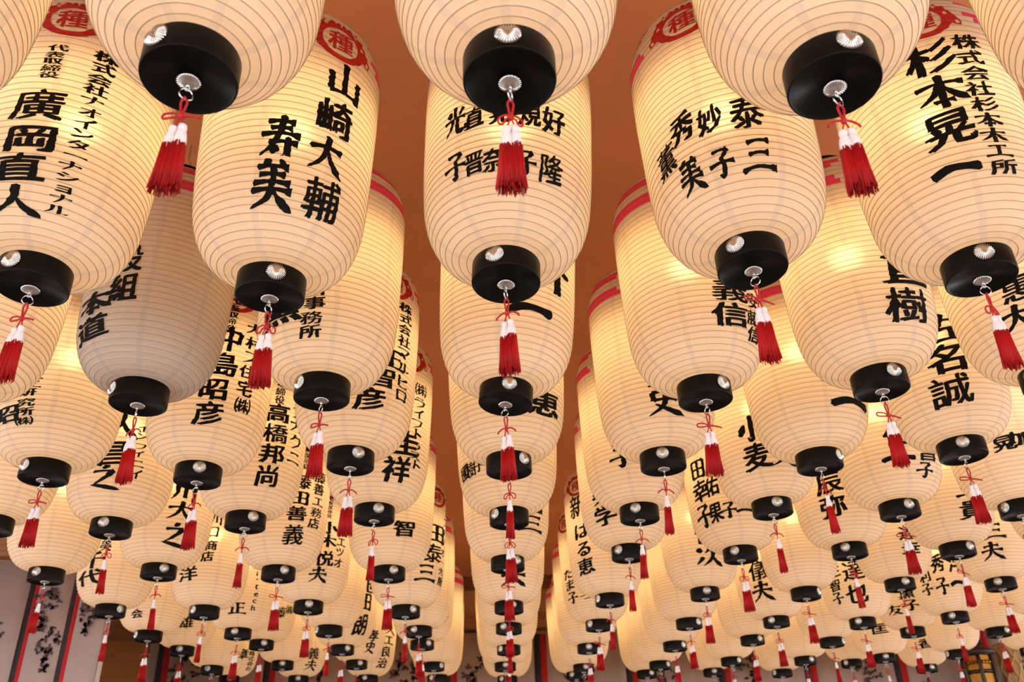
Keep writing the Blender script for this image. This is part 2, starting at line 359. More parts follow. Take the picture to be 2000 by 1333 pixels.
# brush strokes on a 100-grid (y up): kind + points.  h level, v down, p sweep left, n sweep right, d dot, k hook
BR = {
 '一': 'b4,44 40,56 96,48', '三': 'h20,80 50,86 82,84|h24,50 50,55 78,53|h4,12 45,22 97,17',
 '大': 'h8,62 50,70 92,68|p52,96 48,60 30,28 4,6|n52,66 64,36 97,4', '人': 'p50,94 46,56 26,24 2,6|n48,60 66,28 98,2',
 '山': 'v50,96 50,60 50,20|v14,62 15,40 16,16|h14,16 50,20 88,18|v87,66 87,40 86,8', '子': 'h22,86 50,90 76,88|p76,88 62,72 50,64|k50,66 56,40 52,10 34,14|h4,42 50,50 97,48',
 '之': 'd50,98 58,86|h20,72 50,76 76,76|p76,76 50,44 18,16|n16,18 40,14 98,2', '夫': 'h20,74 50,80 80,78|h6,50 50,57 94,55|p50,98 48,60 34,28 4,4|n52,54 64,30 98,2',
 '小': 'k50,96 51,50 50,8 34,16|d26,64 8,26|d72,66 94,30', '木': 'h6,66 50,72 94,70|v50,98 50,50 49,2|p48,68 34,40 4,16|n52,68 68,40 97,16',
 '本': 'h6,70 50,76 94,74|v50,98 50,50 49,2|p48,72 34,44 4,22|n52,72 68,44 98,20|h32,22 50,25 70,24', '中': 'v16,74 17,52 20,34|h16,74 50,80 84,78|v84,78 82,56 78,36|h20,38 50,42 80,40|v50,98 50,50 49,0',
 '田': 'v14,84 15,50 16,8|h14,84 50,88 86,86|v86,86 85,50 84,6|h16,48 50,50 84,49|h16,10 50,13 84,12|v50,86 50,50 50,12', '川': 'p24,92 24,50 8,8|v52,84 52,50 51,22|v84,94 84,50 84,2',
 '入': 'h30,92 42,94 50,90|p50,90 42,50 4,6|n46,66 64,34 98,2', '工': 'h20,82 50,87 82,85|v50,84 50,50 50,18|h4,14 50,20 97,17', 'エ': 'h20,82 50,87 82,85|v50,84 50,50 50,18|h4,14 50,20 97,17',
 '正': 'h14,88 50,92 88,90|v52,90 52,50 52,10|h52,54 68,57 84,56|v24,60 24,36 25,10|h4,8 50,13 97,10', '史': 'v16,80 17,66 19,52|h16,80 50,85 82,83|v82,83 81,68 78,54|h19,54 50,58 78,56|p52,98 48,50 34,24 4,2|n24,40 54,22 98,0',
 '光': 'v50,98 50,78 50,58|d20,88 32,68|p84,90 76,78 66,66|h4,54 50,60 96,58|p38,56 34,30 6,2|k60,56 60,20 66,8 94,10|v94,10 95,18 95,28',
 '美': 'd30,99 38,88|p72,99 66,92 60,88|h14,84 50,88 86,86|h20,68 50,71 80,70|v50,88 50,64 50,46|h8,50 50,55 92,53|h4,34 50,40 96,37|p50,44 40,20 4,0|n54,38 68,18 98,-2',
 '寿': 'h20,84 50,88 82,86|h26,70 50,73 76,72|h6,54 50,60 95,57|p54,99 46,60 30,28 6,6|h26,36 54,41 92,39|k68,50 69,24 66,2 52,8|d32,28 44,14',
 '次': 'd8,78 24,64|p26,40 18,26 4,10|p54,96 48,76 34,58|h46,78 68,82 92,80|p92,80 86,70 78,62|p64,68 58,34 26,2|n62,44 74,24 98,0',
 '左': 'h6,72 50,78 95,76|p46,98 36,56 4,14|h36,44 60,49 88,47|v62,46 62,30 62,12|h24,6 60,12 98,9', '友': 'h6,76 50,82 95,80|p46,98 36,50 4,8|h40,54 60,58 82,56|p82,56 66,28 30,0|n42,46 66,22 98,0',
 '千': 'p78,98 56,88 30,82|h4,56 50,62 96,60|v52,88 52,44 51,0', '下': 'h4,82 50,88 96,86|v46,84 46,44 46,0|d52,60 78,40', 'ニ': 'h22,74 50,79 80,77|h8,20 50,26 94,23', 'ナ': 'h6,62 50,68 94,66|p54,96 50,50 24,4',
 'イ': 'p88,94 56,62 8,38|v56,64 56,30 55,2', 'ノ': 'p80,94 66,50 14,6', '大 ': '', 'ヒ': 'v24,92 24,40 28,12|h28,12 60,8 92,16|p88,72 60,58 28,50', 'ト': 'v36,98 36,50 36,0|d40,60 84,36', 'ー': 'h4,46 50,52 96,50',
 '口': 'v16,82 18,50 20,12|h16,82 50,87 84,85|v84,85 82,50 78,14|h20,18 50,22 80,20', 'ロ': 'v16,82 18,50 20,12|h16,82 50,87 84,85|v84,85 82,50 78,14|h20,18 50,22 80,20', 'フ': 'h10,82 50,87 90,85|p90,85 76,40 22,4',
 'マ': 'h8,84 50,88 92,86|p92,86 72,56 52,38|d34,50 66,12', 'ス': 'h16,84 46,88 80,86|p80,86 56,40 6,6|n54,40 70,24 96,4', 'ル': 'p30,84 28,44 4,8|k58,92 58,40 60,12 96,44', 'ク': 'p42,98 32,72 8,50|h36,78 60,82 86,80|p86,80 72,36 22,0',
 'カ': 'h6,68 46,74 86,72|k86,72 82,30 70,6 54,14|p46,98 42,50 8,6', 'ラ': 'h22,92 50,96 80,94|h8,66 50,71 90,69|p90,69 74,32 22,0',
}
WP = {'b': lambda t: 1.5 - 0.3 * math.sin(math.pi * t) - (0.5 if t > .96 else 0), 'h': lambda t: 1.0 - 0.42 * math.sin(math.pi * t) + 0.25 * (t > .85), 'v': lambda t: 1.25 - 0.25 * math.sin(math.pi * t) - 0.45 * max(0, t - .8) * 5 * .5, 'p': lambda t: 1.25 * (1 - t) ** 0.55 + 0.05,
      'n': lambda t: (0.35 + 1.35 * t) if t < .75 else (1.36 * (1 - t) / .25 + .06), 'd': lambda t: 0.5 + 1.1 * math.sin(math.pi * min(1, t * .8 + .1)), 'k': lambda t: 1.2 if t < .8 else 1.2 * (1 - t) / .2 + .06}
def brush_polys(code, rnd, wt=7.4):
    out = []
    for st in code.split('|'):
        kind = st[0]; P = [tuple(float(q) for q in a.split(',')) for a in st[1:].split(' ')]
        C = spline([(x, y, 0) for x, y in P], 7); n = len(C); Lf = []; Rt = []
        for i, c in enumerate(C):
            t = i / (n - 1); tg = (C[min(i + 1, n - 1)] - C[max(i - 1, 0)]).normalized(); nm = Vector((-tg.y, tg.x, 0)); hw = wt * WP[kind](t) * rnd.uniform(.88, 1.12)
            Lf.append(c + nm * hw); Rt.append(c - nm * hw)
        e0 = C[0] - (C[1] - C[0]).normalized() * wt * .5; Pp = Lf + Rt[::-1] + [e0]
        out.append([(v.x / 100, v.y / 100) for v in Pp])
    return out
GL = {}
def glyph(ch):
    """list of meshes in the unit square, centred"""
    if ch in GL: return GL[ch]
    rnd = random.Random(ord(ch)); res = []
    if BR.get(ch):
        for Pp in brush_polys(BR[ch], rnd): res.append(poly_mesh([Pp]))
        off = (0.5, 0.5); sc_ = 1.0
    else:
        fc.body = ch; dg = bpy.context.evaluated_depsgraph_get(); dg.update(); me = bpy.data.meshes.new_from_object(fo.evaluated_get(dg)); res.append(me)
        if ord(ch) > 255: off = (0.5, 0.38); sc_ = 1.0
        else:
            xs = [v.co.x for v in me.vertices]; ys = [v.co.y for v in me.vertices]; off = ((min(xs) + max(xs)) / 2, (min(ys) + max(ys)) / 2); sc_ = 1.25
    for me in res:
        for v in me.vertices:
            x = (v.co.x - off[0]) * sc_; y = (v.co.y - off[1]) * sc_
            v.co.x = x; v.co.y = y + (0 if BR.get(ch) else 0.11 * x)
    if not BR.get(ch):      # brush weight: the same strokes laid over again, a little turned and shifted
        b0 = res[0]; k = 0.021 if len(b0.vertices) > 75 else 0.036
        for (dx, dy, ro) in ((k, k * .6, .018), (-k, -k * .5, -.022), (k * .9, -k * .7, .012)):
            c2 = b0.copy()
            for v in c2.vertices: x, y = v.co.x, v.co.y; v.co.x = x - ro * y + dx; v.co.y = y + ro * x + dy
            res.append(c2)
    GL[ch] = res; return res
def wrap(bm_, th0, s0, wd, hd, lift, rnd, jag):
    """cut a flat sign at the ribs and lay it on the paper"""
    for v in bm_.verts: v.co.x *= wd; v.co.y *= hd
    ys = [v.co.y for v in bm_.verts]; xs = [v.co.x for v in bm_.verts]
    if not ys: return [], []
    k = math.ceil((s0 + min(ys)) / (PITCH / 2))
    while k * PITCH / 2 < s0 + max(ys):
        bmesh.ops.bisect_plane(bm_, geom=bm_.verts[:] + bm_.edges[:] + bm_.faces[:], plane_co=(0, k * PITCH / 2 - s0, 0), plane_no=(0, 1, 0)); k += 1
    st = 0.09; k = math.ceil(min(xs) / st)
    while k * st < max(xs):
        bmesh.ops.bisect_plane(bm_, geom=bm_.verts[:] + bm_.edges[:] + bm_.faces[:], plane_co=(k * st, 0, 0), plane_no=(1, 0, 0)); k += 1
    js = {}
    V = []
    for v in bm_.verts:
        s = s0 + v.co.y; z, r = surf(s); q = int(round(s / (PITCH / 2)))
        if q not in js: js[q] = rnd.uniform(-jag, jag)
        a = th0 + (v.co.x + js[q]) / max(r, .4); rr_ = r + lift
        V.append((rr_ * math.sin(a), -rr_ * math.cos(a), z))
    bm_.verts.index_update()
    return V, [tuple(x.index for x in f.verts) for f in bm_.faces]
def lettering(text, rnd):
    """one mesh for each character"""
    out = []
    for it in text.split(' '):
        ch = it[0]; th, z, wd, hd = (float(q) for q in it[1:].split(',')); b = MB()
        for me in glyph(ch):
            bm_ = bmesh.new(); bm_.from_mesh(me); V, F = wrap(bm_, math.radians(th), s_at(z), wd, hd, 0.0125, rnd, 0.006 if wd < .5 else 0.010); b.add(V, F); bm_.free()
        out.append(b.mesh('character', INK, False))
    return out
def ell(cx, cy, rx, ry, n=24, a0=0.0): return [(cx + rx * math.cos(a0 + 2 * math.pi * i / n), cy + ry * math.sin(a0 + 2 * math.pi * i / n)) for i in range(n)]
def crest_mesh():
    half = [(0, .40), (.06, .52), (.14, .44), (.24, .50), (.34, .40), (.44, .47), (.50, .36), (.62, .38), (.66, .22), (.76, .12), (.84, .0), (.92, -.10), (.90, -.22), (.80, -.22), (.68, -.16), (.56, -.30), (.36, -.42), (.16, -.47), (0, -.48)]
    outer = half + [(-x, y) for x, y in half[-2:0:-1]]
    parts = [[outer, ell(0, -.03, .47, .33, 28), ell(.40, .36, .055, .055, 10), ell(-.40, .36, .055, .055, 10), ell(.60, .12, .05, .05, 10), ell(-.60, .12, .05, .05, 10), ell(.82, -.13, .05, .045, 10), ell(-.82, -.13, .05, .045, 10)]]
    b = MB(); rnd = random.Random(5)
    for P in parts:
        bm_ = bmesh.new(); bm_.from_mesh(poly_mesh(P)); V, F = wrap(bm_, 0, s_at(4.02), 0.68, 0.80, 0.010, rnd, 0.004); b.add(V, F); bm_.free()
    for me in glyph('種'):
        bm_ = bmesh.new(); bm_.from_mesh(me); V, F = wrap(bm_, 0, s_at(4.02) - .02, 0.46, 0.40, 0.010, rnd, 0.004); b.add(V, F); bm_.free()
    return b.mesh('red_crest', CREST, False)
CRESTM = crest_mesh()

# ------------------------------------------------------------------ tassels (origin where the cord hangs in the ring)
def tassel_meshes(seed, double, bow):
    rnd = random.Random(seed); c = MB(); kz = -0.24
    c.tube(spline([(0, .012, .012), (.030, .004, -.05), (.022, 0, -.14), (.006, 0, kz)], 5), 0.014, 6); c.tube(spline([(0, -.012, .012), (-.030, -.004, -.05), (-.020, 0, -.14), (-.006, 0, kz)], 5), 0.014, 6)
    c.tube([(0, .012, .012), (0, 0, .018), (0, -.012, .012)], 0.013, 6)
    k = MB(); k.lathe([(0.008, kz + .04), (0.03, kz + .025), (0.036, kz), (0.028, kz - .028), (0.008, kz - .04)], 10)
    if bow == 0:
        for s in (-1, 1): k.tube(spline([(0, 0, kz), (s * .05, .01, kz + .03), (s * .12, .02, kz - .01), (s * .125, .015, kz - .09), (s * .08, 0, kz - .10), (s * .05, -.01, kz - .04), (0, 0, kz)], 5), 0.012, 6)
    elif bow == 1:
        k.tube(spline([(0, 0, kz), (-.08, .01, kz + .05), (-.19, .03, kz + .06), (-.20, .03, kz - .0), (-.10, 0, kz - .02), (0, 0, kz)], 5), 0.013, 6); k.tube(spline([(0, 0, kz), (.1, -.02, kz - .02), (.22, -.03, kz - .06)], 5), 0.020, 6, r2=0.014)
    else:
        for s in (-1, 1): k.tube(spline([(0, 0, kz), (s * .07, .02, kz + .02), (s * .15, .02, kz - .03), (s * .17, .02, kz - .07)], 5), 0.014, 6)
    heads = []; fr = []
    for s in ((-1, 1) if double else (0,)):
        x0 = s * .044; zt = -.38 + (.012 * s if double else 0); tilt = s * .02
        c.tube([(0, 0, kz), (x0 * .5, 0, (kz + zt) / 2), (x0, 0, zt)], 0.011, 6)
        h = MB(); h.lathe([(0.012, zt + .01), (0.042, zt - .005), (0.047, zt - .04), (0.040, zt - .07), (0.038, zt - .082), (0.050, zt - .10), (0.062, zt - .17), (0.068, zt - .30), (0.064, zt - .33)], 18, 9, 0.05)
        h.V = [(x + x0 + tilt * (zt - z), y, z) for x, y, z in h.V]; heads.append(h)
        f = MB(); z0 = zt - .27; z1 = -1.20
        f.lathe([(0.056, z0), (0.068, z0 - .08), (0.076, (z0 + z1) / 2), (0.080, z1 + .12), (0.05, z1 + .10)], 20, 10, 0.05)
        for i in range(64):
            a = 2 * math.pi * i / 64 + rnd.uniform(-.04, .04); ra = 0.068; rb = 0.088 + rnd.uniform(-.010, .014); zz = z1 + rnd.uniform(-.03, .05)
            f.tube([(ra * math.cos(a), ra * math.sin(a), z0 + rnd.uniform(-.02, .03)), (0.078 * math.cos(a), 0.078 * math.sin(a), (z0 + z1) / 2), (rb * math.cos(a + .03), rb * math.sin(a + .03), zz)], 0.0062, 3)
        for i in range(36):
            a = rnd.uniform(0, 6.28); q = 0.075 * math.sqrt(rnd.random()); f.tube([(q * math.cos(a), q * math.sin(a), z1 + .13), (q * math.cos(a) * 1.08, q * math.sin(a) * 1.08, z1 + rnd.uniform(-.02, .06))], 0.007, 3)
        f.V = [(x + x0 + tilt * (zt - z), y, z) for x, y, z in f.V]; fr.append(f)
    return (c.mesh('cord', CORD), k.mesh('bow_knot', CORD), [h.mesh('white_head', SILK_W) for h in heads], [f.mesh('red_fringe', SILK_R) for f in fr])
TAS = [tassel_meshes(11, True, 1), tassel_meshes(12, True, 0), tassel_meshes(13, True, 2), tassel_meshes(14, False, 0), tassel_meshes(15, False, 2)]

# ------------------------------------------------------------------ the lanterns: column, row, x, y, height, turn, stud angle, lettering (character, angle, height, width, tall)
LANT = [
 (-2,1,-6.49,6.74,7.06,178,-182,''),
 (-1,1,-3.16,6.76,7.06,169,-194,''),
 (0,1,0.21,6.85,7.06,128,-130,''),
 (1,1,3.74,6.99,7.06,96,-93,''),
 (2,1,7.30,7.02,7.06,98,-94,''),
 (-2,2,-6.59,10.64,7.06,12,-21,'代-3,3.37,0.28,0.14 表-4,3.23,0.28,0.13 取-4,3.1,0.28,0.13 締-4,2.96,0.28,0.13 役-4,2.83,0.28,0.13 廣-5,2.28,0.74,0.58 岡-4,1.68,0.72,0.48 直-7,1.19,0.72,0.46 人-6,0.74,0.7,0.46 株25,3.42,0.36,0.22 式25,3.2,0.35,0.22 会24,2.97,0.35,0.21 社24,2.76,0.35,0.21 ナ24,2.54,0.35,0.2 オ24,2.33,0.34,0.2 イ23,2.12,0.34,0.2 ン23,1.92,0.34,0.19 タ23,1.73,0.33,0.19 ー23,1.53,0.33,0.18 ナ22,1.34,0.33,0.18 シ22,1.17,0.33,0.17 ョ22,1,0.32,0.16 ナ22,0.84,0.32,0.15 ル22,0.7,0.32,0.15'),
 (-1,2,-3.29,11.00,7.06,42,-21,'山6,3.27,0.67,0.71 崎2,2.54,0.63,0.69 大-1,1.83,0.59,0.69 輔1,1.12,0.59,0.69 寿-31,1.92,0.6,0.75 美-33,1.15,0.58,0.75'),
 (0,2,0.17,10.75,7.06,10,-29,'光-46,2.19,0.4,0.54 子-46,1.32,0.39,0.52 直-32,2.11,0.32,0.43 晋-32,1.27,0.31,0.42 晃-15,2.13,0.33,0.44 奈-19,1.26,0.32,0.43 規4,2.13,0.35,0.47 子2,1.23,0.34,0.45 好21,2.15,0.41,0.56 隆20,1.24,0.4,0.54'),
 (1,2,3.71,10.52,7.06,-32,-7,'秀-14,1.93,0.42,0.56 美-15,1.08,0.4,0.55 妙5,1.84,0.38,0.51 子7,1.06,0.37,0.5 泰28,1.85,0.49,0.67 三31,1.09,0.49,0.66 薫-31,1.58,0.41,0.56'),
 (2,2,7.19,10.88,7.06,-19,2,'杉-1,3.24,0.77,0.68 本-1,2.54,0.75,0.65 晃-4,1.88,0.72,0.65 一-7,1.17,0.7,0.69 株24,3.48,0.46,0.32 式23,3.15,0.45,0.31 会23,2.83,0.44,0.3 社22,2.52,0.44,0.29 杉22,2.22,0.43,0.29 本21,1.92,0.42,0.27 木21,1.64,0.42,0.27 工21,1.37,0.41,0.25 所22,1.11,0.41,0.25'),
 (-3,3,-9.60,14.32,7.06,-158,224,''),
 (-2,3,-6.45,14.47,7.06,-32,-13,'設27,2.29,0.53,0.59 組27,1.69,0.52,0.59 本0,1.49,0.91,0.46 道-2,1.02,0.89,0.46'),
 (-1,3,-3.15,14.42,7.06,-29,-14,'計31,1.53,0.4,0.25 事29,1.28,0.4,0.25 務27,1.01,0.4,0.24 所26,0.78,0.4,0.24 勝0,1.71,0.9,0.5 照-2,1.2,0.92,0.5'),
 (0,3,0.16,14.77,7.06,36,-29,'介0,2.2,1.13,0.84 一-15,1.33,0.94,0.84'),
 (1,3,3.88,14.84,7.06,21,10,'義0,1.68,0.81,0.49 信-2,1.18,0.78,0.49 安25,1.61,0.4,0.36 藤23,1.24,0.39,0.33 信25,0.93,0.39,0.31'),
 (2,3,7.07,14.55,7.06,19,-11,'直0,1.86,1.02,0.71 樹-4,1.13,0.93,0.71'),
 (3,3,10.24,14.55,7.06,-34,-34,'惠0,1.52,0.65,0.54 大-8,0.97,0.65,0.54'),
 (-3,4,-9.73,18.01,7.06,-25,-1,'土23,2.03,0.41,0.19 ヒ26,1.84,0.39,0.19 エ25,1.64,0.39,0.18 研21,1.46,0.41,0.18 究22,1.24,0.4,0.19 所22,1.05,0.4,0.19 ㈱22,0.86,0.39,0.19 昭0,1.03,0.76,0.4'),
 (-2,4,-6.57,18.38,7.06,29,-9,'代-2,3.91,0.28,0.17 表-2,3.73,0.28,0.17 取-2,3.55,0.28,0.17 締-3,3.37,0.28,0.17 役-3,3.2,0.28,0.17 中0,2.93,0.67,0.62 島-3,2.29,0.66,0.59 昭-8,1.68,0.64,0.54 彦-9,1.13,0.63,0.54 大22,3.34,0.44,0.33 村24,2.99,0.45,0.33 ス23,2.62,0.44,0.34 住22,2.27,0.43,0.34 宅22,1.86,0.42,0.39 ㈱23,1.46,0.42,0.39'),
 (-1,4,-3.14,17.75,7.06,42,-15,'正0,2.11,0.83,0.48 智-8,1.63,0.76,0.49 彦-17,1.1,0.7,0.51 株15,3.51,0.44,0.26 式16,3.24,0.45,0.26 会15,2.97,0.43,0.26 社16,2.67,0.44,0.29 マ16,2.36,0.44,0.3 ル17,2.02,0.44,0.31 ヒ17,1.69,0.43,0.31 ロ18,1.37,0.44,0.31'),
 (0,4,0.24,18.22,7.06,41,-1,'恵0,1.21,0.98,0.62'),
 (1,4,3.62,18.20,7.06,1,-11,'貴0,1.7,0.84,0.62 史-2,1.06,0.81,0.62'),
 (2,4,7.14,18.42,7.06,42,-1,'健0,1.95,1.22,0.85 一-12,1.08,1.18,0.85'),
 (3,4,10.13,17.94,7.06,-13,-10,'左0,2.52,0.94,0.69 名-5,1.81,0.9,0.7 誠-10,1.09,0.87,0.7'),
 (-4,5,-12.56,21.42,7.06,-177,181,''),
 (-3,5,-9.80,21.87,7.06,15,-14,'入0,2.44,0.81,0.73 昌-4,1.69,0.81,0.67 之-10,1.08,0.82,0.6 イ21,2.44,0.35,0.22 ン21,2.22,0.35,0.22 フ21,1.94,0.34,0.18 イ21,1.75,0.34,0.18 ニ23,1.49,0.34,0.25 イ23,1.23,0.34,0.25'),
 (-2,5,-6.36,21.63,7.06,38,-2,'取1,3.5,0.29,0.23 締0,3.26,0.28,0.23 役0,3.03,0.28,0.23 高0,2.67,0.7,0.53 橋0,2.12,0.69,0.53 邦-1,1.58,0.68,0.53 尚-3,1.01,0.66,0.56 ア27,2.85,0.53,0.37 カ27,2.47,0.52,0.37 ク28,2.06,0.52,0.39 ニ29,1.64,0.54,0.41'),
 (-1,5,-3.09,21.29,7.06,40,-21,'圭0,1.66,0.83,0.68 祥-8,0.97,0.76,0.68 ㈱17,3.23,0.48,0.38 ラ16,2.84,0.46,0.28 イ15,2.55,0.46,0.28 フ13,2.25,0.44,0.27 ト15,1.98,0.45,0.27 ラ13,1.65,0.43,0.23 ス14,1.41,0.44,0.22 ト18,1.19,0.48,0.22'),
 (0,5,0.26,21.81,7.06,-62,16,'國0,1.19,0.42,0.42 樹14,1.19,0.36,0.42 子26,1.22,0.3,0.36'),
 (1,5,3.57,21.75,7.06,-19,0,'恵0,1.83,0.68,0.55 子-4,1.27,0.68,0.55'),
 (2,5,6.91,21.55,7.06,-25,24,'小0,1.87,0.72,0.7 麦1,1.15,0.71,0.7 人32,1.04,0.69,0.4'),
 (3,5,10.32,21.96,7.06,-4,9,'健0,1.72,0.92,0.58 一-7,1.13,0.87,0.58 昌30,1.28,0.62,0.43 子24,0.85,0.54,0.43'),
 (4,5,13.54,22.12,7.06,-7,-64,'晃-19,1.56,0.58,0.42 加0,1.64,0.72,0.42'),
 (-4,6,-13.30,26.09,7.06,153,-160,''),
 (-3,6,-9.99,25.98,7.06,37,-1,'川0,2.19,0.85,0.51 大-1,1.66,0.83,0.6 之-4,0.96,0.81,0.69'),
 (-2,6,-6.62,26.51,7.06,32,1,'代2,3.86,0.3,0.18 表2,3.68,0.3,0.18 取2,3.49,0.3,0.18 締2,3.31,0.3,0.18 役2,3.13,0.3,0.18 藤0,2.65,0.68,0.5 田0,2.14,0.68,0.46 善-2,1.66,0.66,0.46 義-3,1.03,0.65,0.62 藤29,2.93,0.51,0.38 善28,2.55,0.49,0.38 工29,2.15,0.5,0.31 務28,1.82,0.49,0.31 店26,1.48,0.47,0.33'),
 (-1,6,-3.37,26.83,7.06,27,-3,'智0,1.22,0.74,0.5'),
 (0,6,0.23,26.08,7.06,36,-3,'浩0,1.65,0.98,0.57 三1,1.07,0.98,0.57'),
 (1,6,3.72,25.26,7.06,-36,-7,'美0,1.62,0.76,0.6 学-1,1.01,0.76,0.6'),
 (2,6,7.06,25.69,7.06,-55,23,'田0,2.58,0.63,0.67 幸-2,1.9,0.64,0.69 子-4,1.16,0.67,0.72 佑17,1.93,0.45,0.61 果16,1.16,0.45,0.61 子34,1.16,0.5,0.5 一55,1.1,0.52,0.4'),
 (3,6,10.26,25.60,7.06,-30,-3,'辰0,1.88,0.78,0.66 弥-1,1.2,0.78,0.66'),
 (4,6,13.55,25.81,7.06,6,11,'三0,1.62,0.83,0.58 貴0,1.03,0.82,0.58'),
 (5,6,16.88,25.89,7.06,143,-137,''),
 (-4,7,-13.27,30.82,7.11,-18,78,'千0,1.58,1,0.53 代-4,1.04,1.07,0.53 美18,2.05,0.41,0.35'),
 (-3,7,-10.12,30.97,7.02,-17,-14,'洋0,1.18,0.72,0.5 川34,3.02,0.43,0.44 口32,2.57,0.42,0.44 商31,2.11,0.42,0.36 店28,1.74,0.42,0.36'),
 (-2,7,-6.57,30.87,7.08,33,-19,'代-3,3.6,0.26,0.15 表-3,3.45,0.26,0.15 取-3,3.3,0.26,0.15 締-3,3.15,0.26,0.15 役-3,3,0.26,0.15 小0,2.59,0.71,0.45 木0,2.13,0.71,0.45 悦-3,1.53,0.69,0.54 夫-10,0.98,0.66,0.54 技25,2.58,0.46,0.39 エ24,2.18,0.45,0.33 ツ23,1.84,0.44,0.33 オ22,1.47,0.43,0.36'),
 (-1,7,-3.28,31.19,6.91,55,-18,'田0,2.69,1.16,0.71 泰-7,1.96,1.03,0.7 三-17,1.24,0.88,0.7 フ36,4.01,0.49,0.38 レ32,3.62,0.49,0.38 ス27,3.21,0.49,0.36 ア24,2.84,0.48,0.35 ス21,2.47,0.48,0.35 オ20,2.11,0.48,0.34 ー19,1.77,0.47,0.33 大18,1.43,0.47,0.31 阪21,1.11,0.47,0.31'),
 (0,7,0.28,31.12,6.95,10,5,'幸0,1.67,0.94,0.71 夫-1,0.96,0.93,0.71'),
 (1,7,3.75,30.90,7.06,-47,-13,'新0,3.27,0.8,0.88 は4,2.36,0.75,0.63 る5,1.72,0.73,0.57 恵4,1.13,0.73,0.57'),
 (2,7,7.02,30.74,7.15,3,-7,'健0,1.91,0.93,0.73 次-1,1.17,0.92,0.73'),
 (3,7,10.52,30.85,7.09,149,-104,''),
 (4,7,13.73,30.56,7.25,5,-6,'達0,1.61,0.69,0.52 幸1,1.08,0.7,0.52'),
 (5,7,17.26,30.65,7.20,-18,-19,'三0,1.68,0.77,0.63 夫-9,1.03,0.75,0.63'),
 (-4,8,-13.40,34.92,7.10,-8,-37,'会0,0.78,0.47,0.35'),
 (-3,8,-10.02,34.91,7.10,9,-8,'正0,0.87,0.69,0.45 i26,2.17,0.29,0.2 -27,1.96,0.29,0.2 t28,1.68,0.29,0.27 e29,1.4,0.29,0.24 c28,1.16,0.29,0.23 h28,0.92,0.29,0.23'),
 (-2,8,-6.56,34.91,7.11,142,-198,''),
 (-1,8,-3.15,35.07,7.03,105,-123,'下0,0.63,0.65,0.3'),
 (0,8,0.29,35.03,7.05,157,-182,''),
 (1,8,3.74,34.99,7.07,-57,10,'た0,2,0.7,0.42 ま0,1.57,0.68,0.44 子3,1.09,0.63,0.46 つ33,1.04,0.61,0.25'),
 (2,8,7.23,35.03,7.05,152,-116,''),
 (3,8,10.62,35.06,7.04,-30,-7,'儀0,1.91,0.89,0.78 夫-2,1.11,0.89,0.78'),
 (4,8,14.03,35.25,6.95,-20,-19,'達0,1.92,0.84,0.83 也-1,1.07,0.83,0.83 宝-30,2.65,0.51,0.63 主-31,2,0.51,0.52 智-36,1.47,0.54,0.47 子-38,0.99,0.55,0.47'),
 (5,8,17.58,35.06,7.03,-4,-33,'秀-28,2.01,0.52,0.7 子-29,1.16,0.51,0.69 洋0,2,0.6,0.79 一-2,1.19,0.58,0.79 利-54,1.63,0.51,0.48 子-57,1.14,0.53,0.48'),
 (6,8,21.10,35.14,7.00,140,-125,''),
 (-4,9,-13.30,38.54,7.22,19,-12,'雄0,1.1,0.61,0.5'),
 (-3,9,-9.96,38.29,7.33,42,-16,'藤0,1.29,0.6,0.45 ㈱23,1.47,0.45,0.4'),
 (-2,9,-6.68,38.75,7.13,54,-18,'池0,2.65,0.85,0.65 田-4,1.97,0.78,0.79 朗-9,1.02,0.72,0.94'),
 (-1,9,-3.32,38.56,7.21,130,-92,''),
 (0,9,0.30,39.05,7.00,156,-201,''),
 (1,9,3.70,39.09,6.98,155,-160,''),
 (2,9,7.36,39.11,6.98,120,-83,''),
 (3,9,10.62,38.84,7.09,133,-108,''),
 (4,9,14.06,39.11,6.97,106,-56,''),
 (5,9,17.39,38.58,7.20,-19,-21,'薫0,1.54,0.72,0.48 子3,1.05,0.72,0.48 友-31,0.93,0.7,0.4'),
 (6,9,21.10,38.73,7.13,148,-133,''),
 (-4,10,-13.35,43.06,7.20,170,-177,''),
 (-3,10,-10.07,42.82,7.29,-172,183,''),
 (-2,10,-6.70,42.93,7.25,43,-14,'孝0,1.28,0.61,0.54 史-3,0.75,0.58,0.54'),
 (-1,10,-3.17,43.25,7.12,159,-109,''),
 (0,10,0.15,43.41,7.06,171,-170,''),
 (1,10,3.83,43.72,6.94,140,-133,''),
 (2,10,7.41,43.64,6.97,136,-96,''),
 (3,10,10.76,43.48,7.03,116,-86,''),
 (4,10,14.25,43.59,6.99,120,-101,''),
 (5,10,18.00,43.53,7.01,-20,5,'匡0,1.28,0.77,0.5'),
 (6,10,21.38,43.38,7.07,96,-177,''),
 (7,10,24.93,43.34,7.09,128,-184,''),
 (-4,11,-13.50,46.44,7.31,40,-20,'章0,1.21,0.64,0.5 株25,1.3,0.45,0.23 式25,1.06,0.45,0.23 会28,0.84,0.47,0.23 社34,0.62,0.47,0.24'),
 (-3,11,-10.11,46.60,7.24,42,-33,'義0,1.25,0.68,0.57 夫1,0.7,0.68,0.57'),
 (-2,11,-6.69,46.73,7.20,58,-69,'入0,2.37,0.79,0.49 工-4,1.87,0.72,0.49 良-10,1.33,0.65,0.53 治-14,0.79,0.61,0.54'),
 (-1,11,-3.24,46.86,7.15,-176,143,''),
 (0,11,0.25,47.13,7.05,144,-180,''),
 (1,11,3.71,46.93,7.12,153,-184,''),
 (2,11,7.26,46.96,7.11,133,-112,''),
 (3,11,10.62,46.97,7.11,127,-133,''),
 (4,11,14.16,47.23,7.02,158,-223,''),
 (5,11,17.51,46.51,7.28,103,-156,''),
